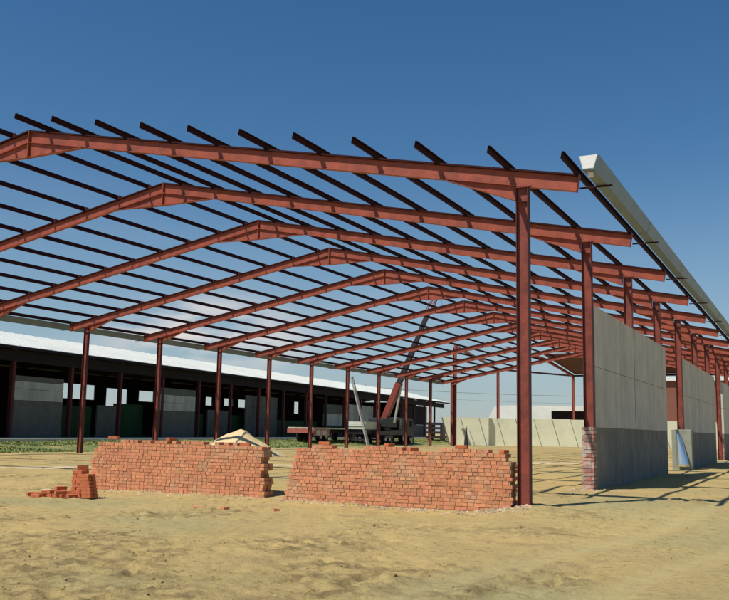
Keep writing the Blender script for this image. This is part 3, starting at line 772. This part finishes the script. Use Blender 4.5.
# far canopy: posts, edge beam and dark sheeting
t = thing('far_canopy', 'far steel canopy with dark sheeting, past the back of the hall', 'canopy', (-26,90,0))
Lc = lambda x,y,z: (x+26,y-90,z)
A_, B_, C_, D_ = (-28.75,72.38,10.45),(-32.94,100,9.9),(-22.4,85,9.9),(-22.78,100,8.95)
for (x,y,z) in (A_, B_, D_, (-5,100,8.95), (-5,85,10.1)):
    q = MB(); q.ibeam(Lc(x,y,-.1), Lc(x,y,z-.1), (0,1,0), (1,0,0), .34, .24, .03, .03); q.build('post', primer, t)
q = MB(); q.bar(Lc(*B_), Lc(*D_), .2, .22); q.bar(Lc(*D_), Lc(-5,100,8.95), .2, .22); q.build('edge_beam', primer_shade, t)
q = MB(); q.bar(Lc(*A_), Lc(*B_), .2, .3); q.bar(Lc(*C_), Lc(*D_), .2, .3); q.bar(Lc(-24.5,77,10.6), Lc(*C_), .2, .3); q.build('rake_beam', primer, t)
q = MB(); q.poly([Lc(-22.3,84,10.35),Lc(6,84,10.6),Lc(6,100.6,9.1),Lc(-22.6,100.3,9.15)], (0,0,.12)); q.build('sheeting', mat('dark_sheet', (.10,.03,.02), .8, var=.2, scale=.5), t)

# ------------------------------------------------------------------ sky, sun, camera
SUN = Vector((-.33,-.57,1.0)).normalized()
el = math.asin(SUN.z); rot = math.atan2(SUN.x, SUN.y)
w = bpy.data.worlds.new('World'); S.world = w; w.use_nodes = True; nt = w.node_tree; N = nt.nodes; L = nt.links
bg = N['Background']; sky = N.new('ShaderNodeTexSky'); sky.sky_type = 'NISHITA'; sky.sun_disc = False
sky.sun_elevation = el; sky.sun_rotation = rot; sky.altitude = 200; sky.air_density = 1.15; sky.dust_density = .3; sky.ozone_density = 4.0
tc = N.new('ShaderNodeTexCoord'); mp = N.new('ShaderNodeMapping'); mp.inputs['Scale'].default_value = (1,1,3.2); mp.inputs['Location'].default_value = (.35,.1,.2)
L.new(tc.outputs['Generated'], mp.inputs['Vector'])
cn = N.new('ShaderNodeTexNoise'); cn.inputs['Scale'].default_value = 2.6; cn.inputs['Detail'].default_value = 9; cn.inputs['Roughness'].default_value = .55
L.new(mp.outputs[0], cn.inputs['Vector'])
r1 = N.new('ShaderNodeMapRange'); r1.interpolation_type = 'SMOOTHSTEP'; L.new(cn.outputs['Fac'], r1.inputs['Value']); r1.inputs['From Min'].default_value = .46; r1.inputs['From Max'].default_value = .72
sx = N.new('ShaderNodeSeparateXYZ'); L.new(tc.outputs['Generated'], sx.inputs[0])
r2 = N.new('ShaderNodeMapRange'); r2.interpolation_type = 'SMOOTHSTEP'; L.new(sx.outputs['Z'], r2.inputs['Value'])
r2.inputs['From Min'].default_value = .30; r2.inputs['From Max'].default_value = .06; 
mm = N.new('ShaderNodeMath'); mm.operation = 'MULTIPLY'; L.new(r1.outputs[0], mm.inputs[0]); L.new(r2.outputs[0], mm.inputs[1])
m3 = N.new('ShaderNodeMath'); m3.operation = 'MULTIPLY'; L.new(mm.outputs[0], m3.inputs[0]); m3.inputs[1].default_value = .22

# one brighter bank of cloud low over the shed
v1 = N.new('ShaderNodeVectorMath'); v1.operation = 'SUBTRACT'; L.new(tc.outputs['Generated'], v1.inputs[0]); v1.inputs[1].default_value = (-.585,.803,.100)
v2 = N.new('ShaderNodeVectorMath'); v2.operation = 'MULTIPLY'; L.new(v1.outputs[0], v2.inputs[0]); v2.inputs[1].default_value = (1,1,2.6)
v3 = N.new('ShaderNodeVectorMath'); v3.operation = 'LENGTH'; L.new(v2.outputs[0], v3.inputs[0])
r4 = N.new('ShaderNodeMapRange'); r4.interpolation_type = 'SMOOTHSTEP'; L.new(v3.outputs['Value'], r4.inputs['Value']); r4.inputs['From Min'].default_value = .15; r4.inputs['From Max'].default_value = .02
c4 = N.new('ShaderNodeTexNoise'); c4.inputs['Scale'].default_value = 11; c4.inputs['Detail'].default_value = 7; L.new(mp.outputs[0], c4.inputs['Vector'])
r5 = N.new('ShaderNodeMapRange'); r5.interpolation_type = 'SMOOTHSTEP'; L.new(c4.outputs['Fac'], r5.inputs['Value']); r5.inputs['From Min'].default_value = .36; r5.inputs['From Max'].default_value = .62
m4 = N.new('ShaderNodeMath'); m4.operation = 'MULTIPLY'; L.new(r4.outputs[0], m4.inputs[0]); L.new(r5.outputs[0], m4.inputs[1])
m5 = N.new('ShaderNodeMath'); m5.operation = 'MULTIPLY_ADD'; m5.use_clamp = True; L.new(m4.outputs[0], m5.inputs[0]); m5.inputs[1].default_value = 1.1; L.new(m3.outputs[0], m5.inputs[2]); m3 = m5
mx = N.new('ShaderNodeMix'); mx.data_type = 'RGBA'; L.new(m3.outputs[0], mx.inputs['Factor']); hs = N.new('ShaderNodeHueSaturation'); hs.inputs['Saturation'].default_value = 1.26; L.new(sky.outputs[0], hs.inputs['Color']); 
hz = N.new('ShaderNodeMapRange'); hz.interpolation_type = 'SMOOTHERSTEP'; L.new(sx.outputs['Z'], hz.inputs['Value'])
hz.inputs['From Min'].default_value = .34; hz.inputs['From Max'].default_value = -.02; hz.inputs['To Max'].default_value = .55
mh = N.new('ShaderNodeMix'); mh.data_type = 'RGBA'; L.new(hz.outputs[0], mh.inputs['Factor']); L.new(hs.outputs[0], mh.inputs['A']); mh.inputs['B'].default_value = (3.9,5.4,6.9,1)
L.new(mh.outputs['Result'], mx.inputs['A']); mx.inputs['B'].default_value = (9.2,8.6,8.2,1)
L.new(mx.outputs['Result'], bg.inputs['Color']); bg.inputs['Strength'].default_value = .084

sl = bpy.data.lights.new('sun', 'SUN'); sl.energy = 5.0; sl.angle = math.radians(.5); sl.color = (1,.93,.82)
so = bpy.data.objects.new('sun', sl); C.objects.link(so); so.rotation_euler = SUN.to_track_quat('Z', 'Y').to_euler()

cam = bpy.data.cameras.new('camera'); co = bpy.data.objects.new('camera', cam); C.objects.link(co); S.camera = co
f, yaw, pitch, roll = 907.2264, .4606, .1424, .0187
sy, cy2, sp_, cp_ = math.sin(yaw), math.cos(yaw), math.sin(pitch), math.cos(pitch)
fw = Vector((-sy*cp_, cy2*cp_, sp_)); rt = Vector((cy2, sy, 0)); upv = rt.cross(fw)
r_ = rt*math.cos(roll) + upv*math.sin(roll); u_ = -rt*math.sin(roll) + upv*math.cos(roll)
Mx = Matrix((r_, u_, -fw)).transposed().to_4x4(); Mx.translation = Vector((5.33096, -18.17788, 1.44524)); co.matrix_world = Mx
cam.sensor_width = 36; cam.lens = f/729*36; cam.clip_end = 9000; cam.clip_start = .1
S.render.resolution_x = 1024; S.render.resolution_y = 843
S.render.engine = 'CYCLES'
S.view_settings.view_transform = 'Standard'; S.view_settings.look = 'None'; S.view_settings.exposure = 0; S.view_settings.gamma = 1
